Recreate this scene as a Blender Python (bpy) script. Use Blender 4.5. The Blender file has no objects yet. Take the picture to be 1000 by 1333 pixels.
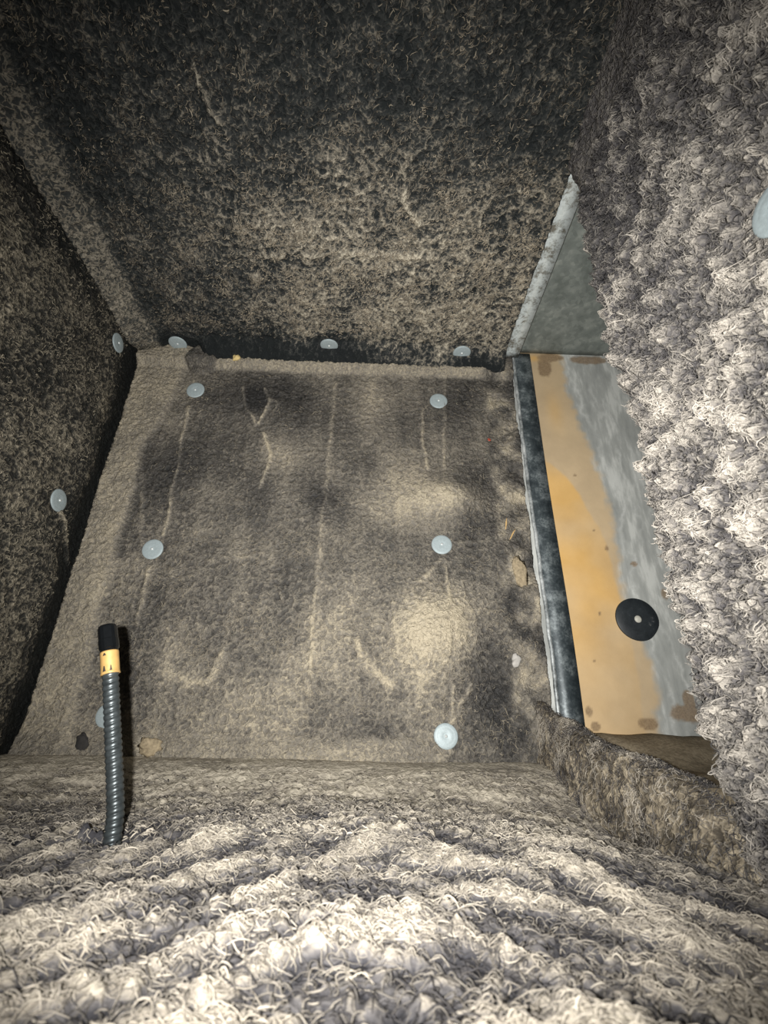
import bpy, math
import numpy as np
from mathutils import Vector, Matrix

# ------------------------------------------------------------------ camera, light, exposure
S = 0.65            # metres per duct depth unit: the end wall stands one unit (65 cm) from the lens
H = 0.12            # lens height above the lowest floor level, in units
scene = bpy.context.scene
COL = scene.collection


def W(p):
    return Vector((p[0] * S, p[1] * S, (p[2] + H) * S))


cam_data = bpy.data.cameras.new('camera')
cam = bpy.data.objects.new('camera', cam_data)
COL.objects.link(cam)
cam_data.sensor_fit = 'HORIZONTAL'
cam_data.sensor_width = 36.0
cam_data.lens = 36.0 * 0.612
cam_data.clip_start = 0.005
CAM_ROT = (Matrix.Rotation(math.radians(-1.07), 4, 'Z') @ Matrix.Rotation(math.radians(90 + 25.304), 4, 'X')
           @ Matrix.Rotation(math.radians(1.26), 4, 'Z'))
cam.matrix_world = Matrix.Translation(W((0, 0, 0))) @ CAM_ROT
cam_data.dof.use_dof = True
cam_data.dof.focus_distance = 0.60
cam_data.dof.aperture_fstop = 20.0
scene.camera = cam

scene.view_settings.view_transform = 'Standard'
scene.view_settings.look = 'None'
scene.view_settings.gamma = 1.0
scene.view_settings.use_curve_mapping = False
scene.view_settings.exposure = 0.0

world = bpy.data.worlds.new('dark_duct_air')
scene.world = world
world.use_nodes = True
bg = world.node_tree.nodes['Background']
bg.inputs['Color'].default_value = (0.85, 0.93, 1.0, 1)
bg.inputs['Strength'].default_value = 0.05

# the phone's flash: a small white lamp a little left of the lens
fl = bpy.data.lights.new('phone_flash', 'SPOT')
fl.energy = 34.0
fl.color = (1.0, 0.985, 0.955)
fl.spot_size = math.radians(118)
fl.spot_blend = 1.0
fl.shadow_soft_size = 0.0035
flo = bpy.data.objects.new('phone_flash', fl)
COL.objects.link(flo)
flo.matrix_world = (Matrix.Translation(W((-0.026, -0.01, 0.003))) @ Matrix.Rotation(math.radians(-3.0), 4, 'Z')
                    @ Matrix.Rotation(math.radians(90 + 27), 4, 'X'))

# ------------------------------------------------------------------ noise
rng = np.random.default_rng(7)
_perm = rng.permutation(512).astype(np.int64)
_perm = np.concatenate([_perm, _perm, _perm])
_ga = rng.uniform(0, 2 * np.pi, 512)
_gx, _gy = np.cos(_ga), np.sin(_ga)


def perlin(x, y, seed=0):
    x = np.asarray(x, float) + seed * 17.31
    y = np.asarray(y, float) + seed * 9.77
    xi = np.floor(x).astype(np.int64)
    yi = np.floor(y).astype(np.int64)
    xf, yf = x - xi, y - yi
    xi &= 511
    yi &= 511
    u = xf * xf * xf * (xf * (xf * 6 - 15) + 10)
    v = yf * yf * yf * (yf * (yf * 6 - 15) + 10)

    def g(ix, iy, dx, dy):
        h = _perm[(_perm[ix & 511] + iy) & 511]
        return _gx[h] * dx + _gy[h] * dy
    a = g(xi, yi, xf, yf)
    b = g(xi + 1, yi, xf - 1, yf)
    c = g(xi, yi + 1, xf, yf - 1)
    d = g(xi + 1, yi + 1, xf - 1, yf - 1)
    return 1.5 * ((a * (1 - u) + b * u) * (1 - v) + (c * (1 - u) + d * u) * v)


def fbm(x, y, f, octs=4, seed=0):
    r = 0
    a = 1.0
    for k in range(octs):
        r = r + a * perlin(x * f, y * f, seed + k)
        f *= 2.03
        a *= 0.5
    return r


def ridged(x, y, f, seed=0):
    wx = perlin(x * f * 0.6, y * f * 0.6, seed + 11) * 0.45 / f
    wy = perlin(x * f * 0.6, y * f * 0.6, seed + 12) * 0.45 / f
    n = perlin((x + wx) * f, (y + wy) * f, seed)
    return np.clip(1 - np.abs(n) * 2.2, 0, 1)          # 1 on thin worm-like crests


def puff(x, y, f, seed=0):
    n = perlin(x * f, y * f, seed) + 0.35 * perlin(x * f * 2.1, y * f * 2.1, seed + 5)
    return np.clip(np.abs(n) * 1.6, 0, 1.2)            # rounded tufts parted by narrow valleys


def sstep(a, b, x):
    t = np.clip((x - a) / (b - a), 0, 1)
    return t * t * (3 - 2 * t)


def blob(x, y, cx, cy, rx, ry=None):
    ry = ry or rx
    return np.exp(-((x - cx) / rx) ** 2 - ((y - cy) / ry) ** 2)


def line(x, y, pts, w, taper=True):
    best = np.full(np.shape(x), 1e9)
    for (ax, ay), (bx, by) in zip(pts[:-1], pts[1:]):
        dx, dy = bx - ax, by - ay
        t = np.clip(((x - ax) * dx + (y - ay) * dy) / (dx * dx + dy * dy), 0, 1)
        best = np.minimum(best, (x - ax - t * dx) ** 2 + (y - ay - t * dy) ** 2)
    return np.exp(-best / (w * w))


# ------------------------------------------------------------------ materials
def new_mat(name):
    m = bpy.data.materials.new(name)
    m.use_nodes = True
    nt = m.node_tree
    return m, nt, nt.nodes['Principled BSDF']


def N(nt, kind, **kw):
    n = nt.nodes.new(kind)
    for k, v in kw.items():
        if k in n.inputs:
            n.inputs[k].default_value = v
        else:
            setattr(n, k, v)
    return n


def ramp(nt, fac, stops):
    r = nt.nodes.new('ShaderNodeValToRGB')
    el = r.color_ramp.elements
    while len(el) < len(stops):
        el.new(0.5)
    for e, (p, c) in zip(el, stops):
        e.position = p
        e.color = (*c, 1)
    nt.links.new(fac, r.inputs['Fac'])
    return r.outputs['Color']


def math_node(nt, op, a, b):
    n = nt.nodes.new('ShaderNodeMath')
    n.operation = op
    for i, v in enumerate((a, b)):
        if isinstance(v, (int, float)):
            n.inputs[i].default_value = v
        else:
            nt.links.new(v, n.inputs[i])
    return n.outputs[0]


def liner_mat(name, stops, grain=260, amount=0.35, bump=0.5, bump_dist=0.0015, worm=0.26, rough=0.95, spec=0.12):
    """dark coated duct liner under dust; the 'dust' attribute sets its tone: lint cover, plus some shade and sheen painted in"""
    m, nt, b = new_mat(name)
    at = N(nt, 'ShaderNodeAttribute', attribute_name='dust')
    tc = N(nt, 'ShaderNodeTexCoord')
    n1 = N(nt, 'ShaderNodeTexNoise', Scale=grain, Detail=5.0, Roughness=0.65)
    nt.links.new(tc.outputs['Object'], n1.inputs['Vector'])
    off = math_node(nt, 'MULTIPLY', math_node(nt, 'SUBTRACT', n1.outputs['Fac'], 0.5), amount * 2)
    n2 = N(nt, 'ShaderNodeTexNoise', Scale=150.0, Detail=2.0, Roughness=0.5, Distortion=0.6)
    nt.links.new(tc.outputs['Object'], n2.inputs['Vector'])
    crest = math_node(nt, 'ABSOLUTE', math_node(nt, 'SUBTRACT', n2.outputs['Fac'], 0.5), 0.0)
    crest = math_node(nt, 'MAXIMUM', math_node(nt, 'SUBTRACT', 1.0, math_node(nt, 'MULTIPLY', crest, 9.0)), 0.0)
    off = math_node(nt, 'ADD', off, math_node(nt, 'MULTIPLY', math_node(nt, 'SUBTRACT', crest, 0.35), worm))
    fac = math_node(nt, 'ADD', at.outputs['Fac'], off)
    col = ramp(nt, fac, stops)
    nt.links.new(col, b.inputs['Base Color'])
    b.inputs['Roughness'].default_value = rough
    b.inputs['Specular IOR Level'].default_value = spec
    bp = N(nt, 'ShaderNodeBump', Strength=bump, Distance=bump_dist)
    nt.links.new(math_node(nt, 'ADD', n1.outputs['Fac'], math_node(nt, 'MULTIPLY', crest, 0.6)), bp.inputs['Height'])
    nt.links.new(bp.outputs['Normal'], b.inputs['Normal'])
    return m


def lint_mat(name, dark, pale):
    m, nt, b = new_mat(name)
    at = N(nt, 'ShaderNodeAttribute', attribute_name='dust')
    col = ramp(nt, at.outputs['Fac'], [(0.0, dark), (1.0, pale)])
    nt.links.new(col, b.inputs['Base Color'])
    b.inputs['Roughness'].default_value = 1.0
    b.inputs['Specular IOR Level'].default_value = 0.05
    return m


def plain_mat(name, col, rough=0.5, metal=0.0, spec=0.5, var=0.15, scale=300, bump=0.0):
    m, nt, b = new_mat(name)
    tc = N(nt, 'ShaderNodeTexCoord')
    n1 = N(nt, 'ShaderNodeTexNoise', Scale=scale, Detail=4.0)
    nt.links.new(tc.outputs['Object'], n1.inputs['Vector'])
    lo = tuple(c * (1 - var) for c in col)
    hi = tuple(min(1, c * (1 + var)) for c in col)
    nt.links.new(ramp(nt, n1.outputs['Fac'], [(0.3, lo), (0.7, hi)]), b.inputs['Base Color'])
    b.inputs['Roughness'].default_value = rough
    b.inputs['Metallic'].default_value = metal
    b.inputs['Specular IOR Level'].default_value = spec
    if bump:
        bp = N(nt, 'ShaderNodeBump', Strength=bump, Distance=0.001)
        nt.links.new(n1.outputs['Fac'], bp.inputs['Height'])
        nt.links.new(bp.outputs['Normal'], b.inputs['Normal'])
    return m


def galvanised_mat(name, stops, scale=60, rough=0.55, metal=0.15, speck=0.0):
    """mottled galvanised sheet: crystal spangle, cloudy oxide and flecks"""
    m, nt, b = new_mat(name)
    tc = N(nt, 'ShaderNodeTexCoord')
    vo = N(nt, 'ShaderNodeTexVoronoi', Scale=scale * 3)
    no = N(nt, 'ShaderNodeTexNoise', Scale=scale * 0.6, Detail=6.0, Roughness=0.6)
    for n in (vo, no):
        nt.links.new(tc.outputs['Object'], n.inputs['Vector'])
    bw = N(nt, 'ShaderNodeRGBToBW')
    nt.links.new(vo.outputs['Color'], bw.inputs['Color'])
    f = math_node(nt, 'ADD', math_node(nt, 'MULTIPLY', no.outputs['Fac'], 0.75), math_node(nt, 'MULTIPLY', bw.outputs['Val'], 0.25))
    col = ramp(nt, f, stops)
    nt.links.new(col, b.inputs['Base Color'])
    b.inputs['Roughness'].default_value = rough
    b.inputs['Metallic'].default_value = metal
    bp = N(nt, 'ShaderNodeBump', Strength=0.25, Distance=0.0006)
    nt.links.new(no.outputs['Fac'], bp.inputs['Height'])
    nt.links.new(bp.outputs['Normal'], b.inputs['Normal'])
    return m


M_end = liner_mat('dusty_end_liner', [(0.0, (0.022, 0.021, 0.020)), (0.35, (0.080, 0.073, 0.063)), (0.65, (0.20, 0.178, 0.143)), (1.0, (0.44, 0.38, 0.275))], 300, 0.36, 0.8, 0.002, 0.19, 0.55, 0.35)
M_ceil = liner_mat('dusty_ceiling_liner', [(0.0, (0.015, 0.0175, 0.018)), (0.35, (0.042, 0.044, 0.042)), (0.65, (0.21, 0.188, 0.15)), (1.0, (0.50, 0.45, 0.35))], 260, 0.30, 0.8, 0.002, 0.34)
M_left = liner_mat('dusty_left_liner', [(0.0, (0.014, 0.015, 0.014)), (0.4, (0.042, 0.040, 0.035)), (0.7, (0.18, 0.160, 0.122)), (1.0, (0.42, 0.37, 0.28))], 260, 0.3, 0.8, 0.002, 0.32)
M_right = liner_mat('linty_right_liner', [(0.0, (0.035, 0.034, 0.037)), (0.4, (0.105, 0.098, 0.096)), (0.7, (0.23, 0.210, 0.185)), (1.0, (0.40, 0.365, 0.315))], 260, 0.5, 1.0, 0.003)
M_floor = liner_mat('linty_floor_liner', [(0.0, (0.04, 0.039, 0.043)), (0.35, (0.11, 0.103, 0.101)), (0.65, (0.28, 0.25, 0.205)), (1.0, (0.50, 0.45, 0.36))], 240, 0.28, 0.6)
M_flap = liner_mat('torn_liner_dust', [(0.0, (0.03, 0.027, 0.023)), (0.4, (0.10, 0.085, 0.065)), (0.7, (0.26, 0.22, 0.16)), (1.0, (0.48, 0.41, 0.30))], 240, 0.35, 0.7)
L_floor = lint_mat('pale_floor_lint', (0.055, 0.052, 0.053), (0.52, 0.465, 0.38))
L_right = lint_mat('pale_wall_lint', (0.06, 0.057, 0.056), (0.46, 0.42, 0.365))
L_ceil = lint_mat('tan_ceiling_lint', (0.045, 0.042, 0.037), (0.42, 0.36, 0.27))
L_left = lint_mat('brown_wall_lint', (0.035, 0.033, 0.029), (0.34, 0.30, 0.225))
L_end = lint_mat('fine_end_lint', (0.09, 0.08, 0.065), (0.46, 0.40, 0.30))
M_back = plain_mat('bare_duct_steel', (0.30, 0.31, 0.30), 0.5, 0.3)


# ------------------------------------------------------------------ mesh helpers
def np_mesh(name, verts, quads, dust=None, mat=None, smooth=True):
    me = bpy.data.meshes.new(name)
    verts = np.ascontiguousarray(verts, dtype=np.float32)
    quads = np.ascontiguousarray(quads, dtype=np.int32)
    k = quads.shape[1]
    me.vertices.add(len(verts))
    me.vertices.foreach_set('co', verts.ravel())
    me.loops.add(quads.size)
    me.loops.foreach_set('vertex_index', quads.ravel())
    me.polygons.add(len(quads))
    me.polygons.foreach_set('loop_start', np.arange(0, quads.size, k, dtype=np.int32))
    if smooth:
        me.polygons.foreach_set('use_smooth', np.ones(len(quads), dtype=bool))
    if dust is not None:
        a = me.attributes.new('dust', 'FLOAT', 'POINT')
        a.data.foreach_set('value', np.ascontiguousarray(dust, dtype=np.float32).ravel())
    me.update(calc_edges=True)
    if mat:
        me.materials.append(mat)
    return me


def link(name, me, parent=None, **props):
    o = bpy.data.objects.new(name, me)
    COL.objects.link(o)
    if parent is not None:
        o.parent = parent
    for k, v in props.items():
        o[k] = v
    return o


def toW(P):
    P = np.asarray(P, float).copy()
    P[..., 2] += H
    return P * S


class Surf:
    """a liner face: s along U, t along V, height h along Nn (all in units)"""
    def __init__(self, O, U, V, Nn, hf, df):
        self.O, self.U, self.V, self.N = (np.array(v, float) for v in (O, U, V, Nn))
        self.hf, self.df = hf, df
        self.flip = np.dot(np.cross(self.U, self.V), self.N) < 0

    def P(self, s, t, h):
        return self.O + s[..., None] * self.U + t[..., None] * self.V + np.asarray(h)[..., None] * self.N

    def grid(self, name, ss, tt, thick, mat):
        Sg, Tg = np.meshgrid(ss, tt, indexing='ij')
        h = self.hf(Sg, Tg)
        d = self.df(Sg, Tg)
        top = self.P(Sg, Tg, h).reshape(-1, 3)
        n, m = Sg.shape
        idx = np.arange(n * m).reshape(n, m)
        q = np.stack([idx[:-1, :-1], idx[1:, :-1], idx[1:, 1:], idx[:-1, 1:]], -1).reshape(-1, 4)
        # rim and back so the liner is a slab
        rim = np.concatenate([idx[:, 0], idx[-1, 1:], idx[-2::-1, -1], idx[0, -2:0:-1]])
        rs, rt = Sg.ravel()[rim], Tg.ravel()[rim]
        base = self.P(rs, rt, np.full(len(rs), -thick))
        b0 = n * m + np.arange(len(rim))
        nx = np.roll(np.arange(len(rim)), -1)
        sk = np.stack([rim[nx], rim, b0, b0[nx]], -1)
        cs = [self.P(np.array(a), np.array(b), np.array(-thick)) for a, b in ((ss[0], tt[0]), (ss[-1], tt[0]), (ss[-1], tt[-1]), (ss[0], tt[-1]))]
        c0 = n * m + len(rim)
        bk = np.array([[c0, c0 + 3, c0 + 2, c0 + 1]])
        allq = np.concatenate([q, sk, bk])
        if self.flip:
            allq = allq[:, ::-1]
        V = np.concatenate([top, base, np.array(cs)])
        D = np.concatenate([d.ravel(), np.full(len(rim) + 4, 0.25)])
        return np_mesh(name, toW(V), allq, D, mat)

    def fibres(self, name, s, t, ang, length, rad, curl, lift, stick, mat, seg=4, tone=None):
        """lint strands lying on / standing off the surface; one mesh"""
        n = len(s)
        u = np.linspace(0, 1, seg + 1)
        a = ang[:, None] + curl[:, None] * (u[None, :] - 0.5) + np.cumsum(rng.normal(0, 0.28, (n, seg + 1)), 1)
        step = (length / seg)[:, None]
        ds = np.cos(a) * step
        dt = np.sin(a) * step
        cs = s[:, None] + np.cumsum(ds, 1) - ds[:, :1]
        ct = t[:, None] + np.cumsum(dt, 1) - dt[:, :1]
        prof = np.where(stick[:, None] > 0.5, u[None, :] ** 1.3, np.sin(np.pi * (0.08 + 0.9 * u))[None, :])
        root = self.hf(cs.ravel(), ct.ravel()).reshape(cs.shape)
        for _ in range(3):
            m_ = root.copy()
            m_[:, 1:-1] = 0.25 * root[:, :-2] + 0.5 * root[:, 1:-1] + 0.25 * root[:, 2:]
            m_[:, 0] = 0.5 * (root[:, 0] + root[:, 1])
            m_[:, -1] = 0.5 * (root[:, -1] + root[:, -2])
            root = m_
        h = root + lift[:, None] * prof + rad[:, None] * 0.3
        P = self.P(cs, ct, h)                                   # n, seg+1, 3
        T = np.gradient(P, axis=1)
        T /= np.linalg.norm(T, axis=2, keepdims=True) + 1e-12
        A = np.cross(T, self.N + 0.01)
        A /= np.linalg.norm(A, axis=2, keepdims=True) + 1e-12
        B = np.cross(T, A)
        tp = (0.35 + 0.65 * np.sin(np.pi * np.clip(0.12 + 0.8 * u, 0, 1)))[None, :] * rad[:, None]
        ring = []
        for k in range(3):
            w = 2 * np.pi * k / 3
            ring.append(P + tp[..., None] * (math.cos(w) * A + math.sin(w) * B))
        V = np.stack(ring, 2).reshape(-1, 3)                    # n, seg+1, 3(ring), 3
        base = (np.arange(n) * (seg + 1) * 3)[:, None, None]
        j = np.arange(seg)[None, :, None] * 3
        k = np.arange(3)[None, None, :]
        k2 = (k + 1) % 3
        q = np.stack([base + j + k, base + j + k2, base + j + 3 + k2, base + j + 3 + k], -1).reshape(-1, 4)
        if tone is None:
            tone = rng.uniform(0, 1, n)
        D = np.repeat(tone, (seg + 1) * 3)
        return toW(V), q, D


def scatter(n, s0, s1, t0, t1, dens, over=6):
    s = rng.uniform(s0, s1, n * over)
    t = rng.uniform(t0, t1, n * over)
    k = rng.uniform(0, 1, n * over) < dens(s, t)
    return s[k][:n], t[k][:n]


def steps(*segs):
    """coordinate list from (start, stop, cell) runs"""
    out = []
    for a, b, c in segs:
        out.append(np.linspace(a, b, max(2, int(round((b - a) / c)) + 1))[:-1])
    out.append(np.array([segs[-1][1]]))
    return np.concatenate(out)


WASH_R = 0.0235
# washer places: surface coordinates in units
W_END = [(0.147, -0.001), (0.152, 0.394), (0.157, 0.803), (-0.496, 0.363), (-0.486, 0.811), (-0.503, 0.022)]
W_CEIL = [(-0.545, 0.962), (-0.138, 0.945), (0.217, 0.950)]
W_LEFT = [(0.887, 0.858), (0.875, 0.418)]
W_RIGHT = [(0.245, 0.418)]


def press(s, t, places, r=0.034):
    k = np.ones(np.shape(s))
    for a, b in places:
        k = k * (1 - np.exp(-(((s - a) ** 2 + (t - b) ** 2) / (r * r)) ** 2))
    return k


# ------------------------------------------------------------------ end wall (s = x, t = z)
CREASES = [   # polyline, half width, height, dust
    ([(-0.119, 0.85), (-0.121, 0.609), (-0.123, 0.482), (-0.127, 0.33), (-0.123, 0.18), (-0.122, 0.075)], 0.0055, 0.0035, 0.22),
    ([(0.177, 0.89), (0.168, 0.712), (0.162, 0.576)], 0.005, 0.003, 0.22),
    ([(0.115, 0.775), (0.112, 0.758), (0.114, 0.663), (0.124, 0.592)], 0.0045, 0.005, 0.35),
    ([(0.16, 0.375), (0.161, 0.252)], 0.004, 0.003, 0.25),
    ([(0.044, 0.26), (0.048, 0.2), (0.057, 0.138)], 0.005, 0.003, 0.2),
    ([(0.168, 0.088), (0.155, 0.018)], 0.004, 0.003, 0.3),
    ([(0.2, 0.096), (0.163, 0.025)], 0.004, 0.003, 0.3),
    ([(-0.495, 0.758), (-0.487, 0.618), (-0.48, 0.47), (-0.479, 0.402)], 0.0045, 0.004, 0.38),
    ([(-0.493, 0.32), (-0.493, 0.251), (-0.493, 0.202)], 0.005, 0.004, 0.36),
    ([(-0.559, 0.55), (-0.535, 0.41)], 0.006, 0.002, 0.25),
    ([(-0.291, 0.682), (-0.265, 0.626), (-0.265, 0.582), (-0.28, 0.528)], 0.0045, 0.005, 0.42),
    ([(-0.36, 0.819), (-0.345, 0.76), (-0.318, 0.715)], 0.004, 0.005, 0.4),
    ([(-0.305, 0.821), (-0.286, 0.779), (-0.307, 0.712)], 0.005, 0.006, 0.45),
    ([(-0.286, 0.79), (-0.262, 0.78), (-0.275, 0.745)], 0.003, 0.004, 0.3),
    ([(-0.413, 0.105), (-0.371, 0.087), (-0.326, 0.088), (-0.311, 0.107), (-0.30, 0.15)], 0.008, 0.003, 0.32),
    ([(-0.035, 0.174), (-0.022, 0.144), (0.01, 0.114), (0.034, 0.093)], 0.008, 0.004, 0.40),
    ([(0.152, 0.36), (0.12, 0.33), (0.10, 0.31)], 0.006, 0.004, 0.3),
    ([(-0.46, 0.37), (-0.36, 0.34), (-0.25, 0.36)], 0.006, 0.002, 0.12),
    ([(0.19, 0.395), (0.27, 0.41), (0.31, 0.43)], 0.006, 0.002, 0.18),
]


def edge_band(s, t):      # folded pale strip along the left side
    lim = -0.575 + 0.012 * perlin(t * 9, s * 0, 3) + 0.045 * sstep(0.6, 0.85, t) + 0.01 * sstep(0.2, 0, t)
    return sstep(lim + 0.012, lim - 0.012, s)


def h_end(s, t):
    h = 0.004 * fbm(s, t, 5, 3, 1) + 0.0030 * ridged(s, t, 58, 2) + 0.0022 * ridged(s, t, 105, 4)
    h = h * press(s, t, W_END)
    brk = fbm(s, t, 30, 2, 15)
    sj, tj = s + 0.004 * fbm(s, t, 14, 2, 16), t + 0.004 * fbm(s, t, 14, 2, 17)
    for pts, w, hh, d in CREASES:
        h = h + hh * line(sj, tj, pts, w) * (0.9 + 0.5 * brk)
    h = h + 0.030 * blob(s, t, 0.165, 0.51, 0.085, 0.055) + 0.034 * blob(s, t, 0.125, 0.195, 0.075, 0.085)
    h = h - 0.012 * blob(s, t, 0.275, 0.54, 0.05, 0.08) - 0.012 * blob(s, t, 0.25, 0.09, 0.05, 0.16)
    h = h + 0.008 * edge_band(s, t)
    h = h + 0.018 * sstep(0.875, 0.905, t) + 0.016 * sstep(0.02, -0.05, t) * sstep(0.2, 0.05, s)
    h = h + sstep(0.27, 0.34, s) * (0.010 * fbm(s, t, 16, 3, 9) - 0.004)
    h = h + 0.010 * sstep(0.042, 0.036, np.hypot(s + 0.483, t - 0.905))
    return h


def d_end(s, t):
    gr = 0.5 + 0.9 * sstep(0.65, 0.2, t + 0.2 * fbm(s, t, 4, 2, 22))
    d = 0.42 + 0.24 * fbm(s, t, 5, 4, 20) + 0.10 * sstep(0.55, 0.15, t) + 0.08 * blob(s, t, 0.02, 0.6, 0.12, 0.3) + gr * (0.13 * (ridged(s, t, 58, 2) - 0.55) + 0.14 * (ridged(s, t, 105, 4) - 0.5))  # dust granules, crests coloured paler in place of weak relief shading
    d = d + 0.08 * fbm(s * 3.0, t * 0.35, 9, 3, 31)
    brk = fbm(s, t, 30, 2, 15)
    sj, tj = s + 0.004 * fbm(s, t, 14, 2, 16), t + 0.004 * fbm(s, t, 14, 2, 17)
    for pts, w, hh, dd in CREASES:
        d = d + dd * line(sj, tj, pts, w) * (1.0 + 0.6 * brk)
    d = d - 0.45 * blob(s, t, -0.323, 0.79, 0.026, 0.036) - 0.22 * blob(s, t, -0.13, 0.50, 0.05, 0.03)
    b1 = blob(s, t, 0.185, 0.505, 0.085, 0.045)
    b2 = blob(s, t, 0.135, 0.195, 0.075, 0.085)
    b3 = blob(s, t, 0.05, 0.515, 0.10, 0.06)
    d = d + 0.50 * b1 + 0.50 * b2 + 0.16 * b3 + 0.10 * blob(s, t, 0.02, 0.80, 0.09, 0.15)
    d = d - 0.36 * blob(s, t, 0.265, 0.585, 0.05, 0.06) - 0.26 * blob(s, t, 0.25, 0.47, 0.05, 0.05) - 0.33 * blob(s, t, 0.245, 0.06, 0.075, 0.17)  # darker patches to the right of the two bulges
    d = d - 0.26 * blob(s, t, -0.3, 0.80, 0.22, 0.07) - 0.10 * blob(s, t, -0.47, 0.25, 0.06, 0.25) - 0.10 * blob(s, t, -0.45, 0.60, 0.12, 0.2) - 0.16 * blob(s, t, 0.22, 0.8, 0.05, 0.12)
    d = d - 0.22 * blob(s, t, 0.0, -0.02, 0.07, 0.03) + 0.10 * blob(s, t, -0.05, 0.07, 0.12, 0.09)  # dark patch at the foot; pale oval is flash sheen painted as colour
    e = edge_band(s, t)
    pale = 0.74 + 0.10 * fbm(s, t, 12, 3, 40)
    d = d * (1 - e) + pale * e
    tp = sstep(0.872, 0.888, t) * sstep(0.32, 0.28, s)
    d = d * (1 - tp) + (0.72 + 0.08 * fbm(s, t, 14, 2, 41)) * tp
    bt = sstep(0.005, -0.02, t + 0.012 * perlin(s * 13, t, 8)) * sstep(0.2, 0.05, s)
    d = d * (1 - bt) + (0.66 + 0.1 * fbm(s, t, 12, 3, 43)) * bt
    pt = sstep(0.045, 0.038, np.hypot(s + 0.483, t - 0.905))
    d = d * (1 - pt) + (0.36 + 0.12 * fbm(s, t, 30, 3, 44)) * pt
    rg = sstep(0.27, 0.30, s)
    d = d * (1 - rg) + (0.48 + 0.55 * fbm(s, t, 15, 4, 45) + 0.35 * blob(s, t, 0.325, 0.335, 0.02, 0.04)) * rg
    return d


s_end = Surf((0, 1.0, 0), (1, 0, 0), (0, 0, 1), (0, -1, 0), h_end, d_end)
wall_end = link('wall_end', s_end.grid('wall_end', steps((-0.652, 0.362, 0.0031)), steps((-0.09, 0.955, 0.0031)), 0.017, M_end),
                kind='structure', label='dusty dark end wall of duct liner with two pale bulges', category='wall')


# ------------------------------------------------------------------ ceiling (s = x, t = y)
def streak(s, t):
    return np.arctan2(0.75 - t, s - 0.02)


def h_ceil(s, t):
    h = 0.008 * fbm(s, t, 5, 2, 51) + 0.0045 * ridged(s, t, 40, 52) + 0.0035 * ridged(s, t, 80, 53)
    h = h * press(s, t, W_CEIL) * (1 - 0.8 * sstep(0.95, 0.985, t)) + 0.010 * np.clip(0.5 + fbm(s, t, 22, 2, 55), 0, 1) * line(s, t, [(-0.27, 0.695), (-0.08, 0.687), (0.05, 0.685), (0.15, 0.686)], 0.007)
    h = h + 0.008 * line(s, t, [(0.036, 0.488), (0.035, 0.568), (0.069, 0.613)], 0.007)
    h = h + 0.006 * line(s, t, [(-0.306, 0.375), (-0.30, 0.43), (-0.285, 0.45)], 0.005) + 0.016 * blob(s, t, -0.289, 0.753, 0.014)
    h = h + 0.045 * sstep(-0.56, -0.66, s) * (1 - 0.5 * sstep(0.9, 1, t)) + 0.010 * sstep(0.26, 0.33, s)
    h = h + 0.040 * sstep(0.935, 0.985, t) * sstep(-0.50, -0.465, s) * 1.0
    return h


def d_ceil(s, t):
    base = 0.42 * ridged(s, t, 40, 52) + 0.48 * ridged(s, t, 80, 53)
    cover = 0.10 + 0.50 * sstep(0.38, 0.66, t + 0.10 * fbm(s, t, 4, 2, 60)) * sstep(-0.62, -0.15, s + 0.1 * fbm(s, t, 5, 2, 61))
    cover = cover + 0.25 * blob(s, t, 0.24, 0.86, 0.12, 0.07) + 0.12 * blob(s, t, 0.05, 0.72, 0.3, 0.12)
    d = -0.06 + cover * 0.36 + base * (0.42 + 0.5 * cover) + 0.14 * fbm(s, t, 9, 3, 62)
    d = d + 0.42 * np.clip(0.65 + fbm(s, t, 22, 2, 55), 0, 1) * line(s, t, [(-0.27, 0.695), (-0.08, 0.687), (0.05, 0.685), (0.15, 0.686)], 0.007)
    d = d + 0.4 * line(s, t, [(0.036, 0.488), (0.035, 0.568), (0.069, 0.613)], 0.007)
    d = d + 0.4 * line(s, t, [(-0.306, 0.375), (-0.30, 0.43), (-0.285, 0.45)], 0.005) + 0.5 * blob(s, t, -0.289, 0.753, 0.014)
    d = d - 0.35 * sstep(0.90, 0.96, t + 0.02 * fbm(s, t, 8, 2, 63)) * sstep(0.05, -0.1, s) - 0.55 * blob(s, t, 0.27, 0.985, 0.08, 0.028)  # last blob: bare corner hollow with its shadow painted into the tone
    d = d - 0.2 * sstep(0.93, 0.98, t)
    e = sstep(-0.575, -0.60, s)
    d = d * (1 - e) + (0.40 + 0.05 * fbm(s, t, 12, 3, 64) + 0.12 * sstep(0.3, 0.9, t)) * e
    return d


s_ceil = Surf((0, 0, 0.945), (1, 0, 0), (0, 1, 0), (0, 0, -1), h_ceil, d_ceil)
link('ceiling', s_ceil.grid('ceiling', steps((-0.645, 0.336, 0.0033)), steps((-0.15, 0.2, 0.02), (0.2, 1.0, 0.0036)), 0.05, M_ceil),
     kind='structure', label='dark duct ceiling lined with rough dusty insulation', category='ceiling')


# ------------------------------------------------------------------ left wall (s = y, t = z)
def h_left(s, t):
    h = 0.010 * fbm(s, t, 4, 2, 71) + 0.003 * ridged(s, t, 50, 72) + 0.0025 * ridged(s, t, 95, 73)
    h = h * press(s, t, W_LEFT) - 0.016 * sstep(0.90, 1.0, s) + 0.006 * line(s, t, [(0.89, 0.40), (0.933, 0.37), (0.985, 0.32)], 0.006)
    return h


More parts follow.
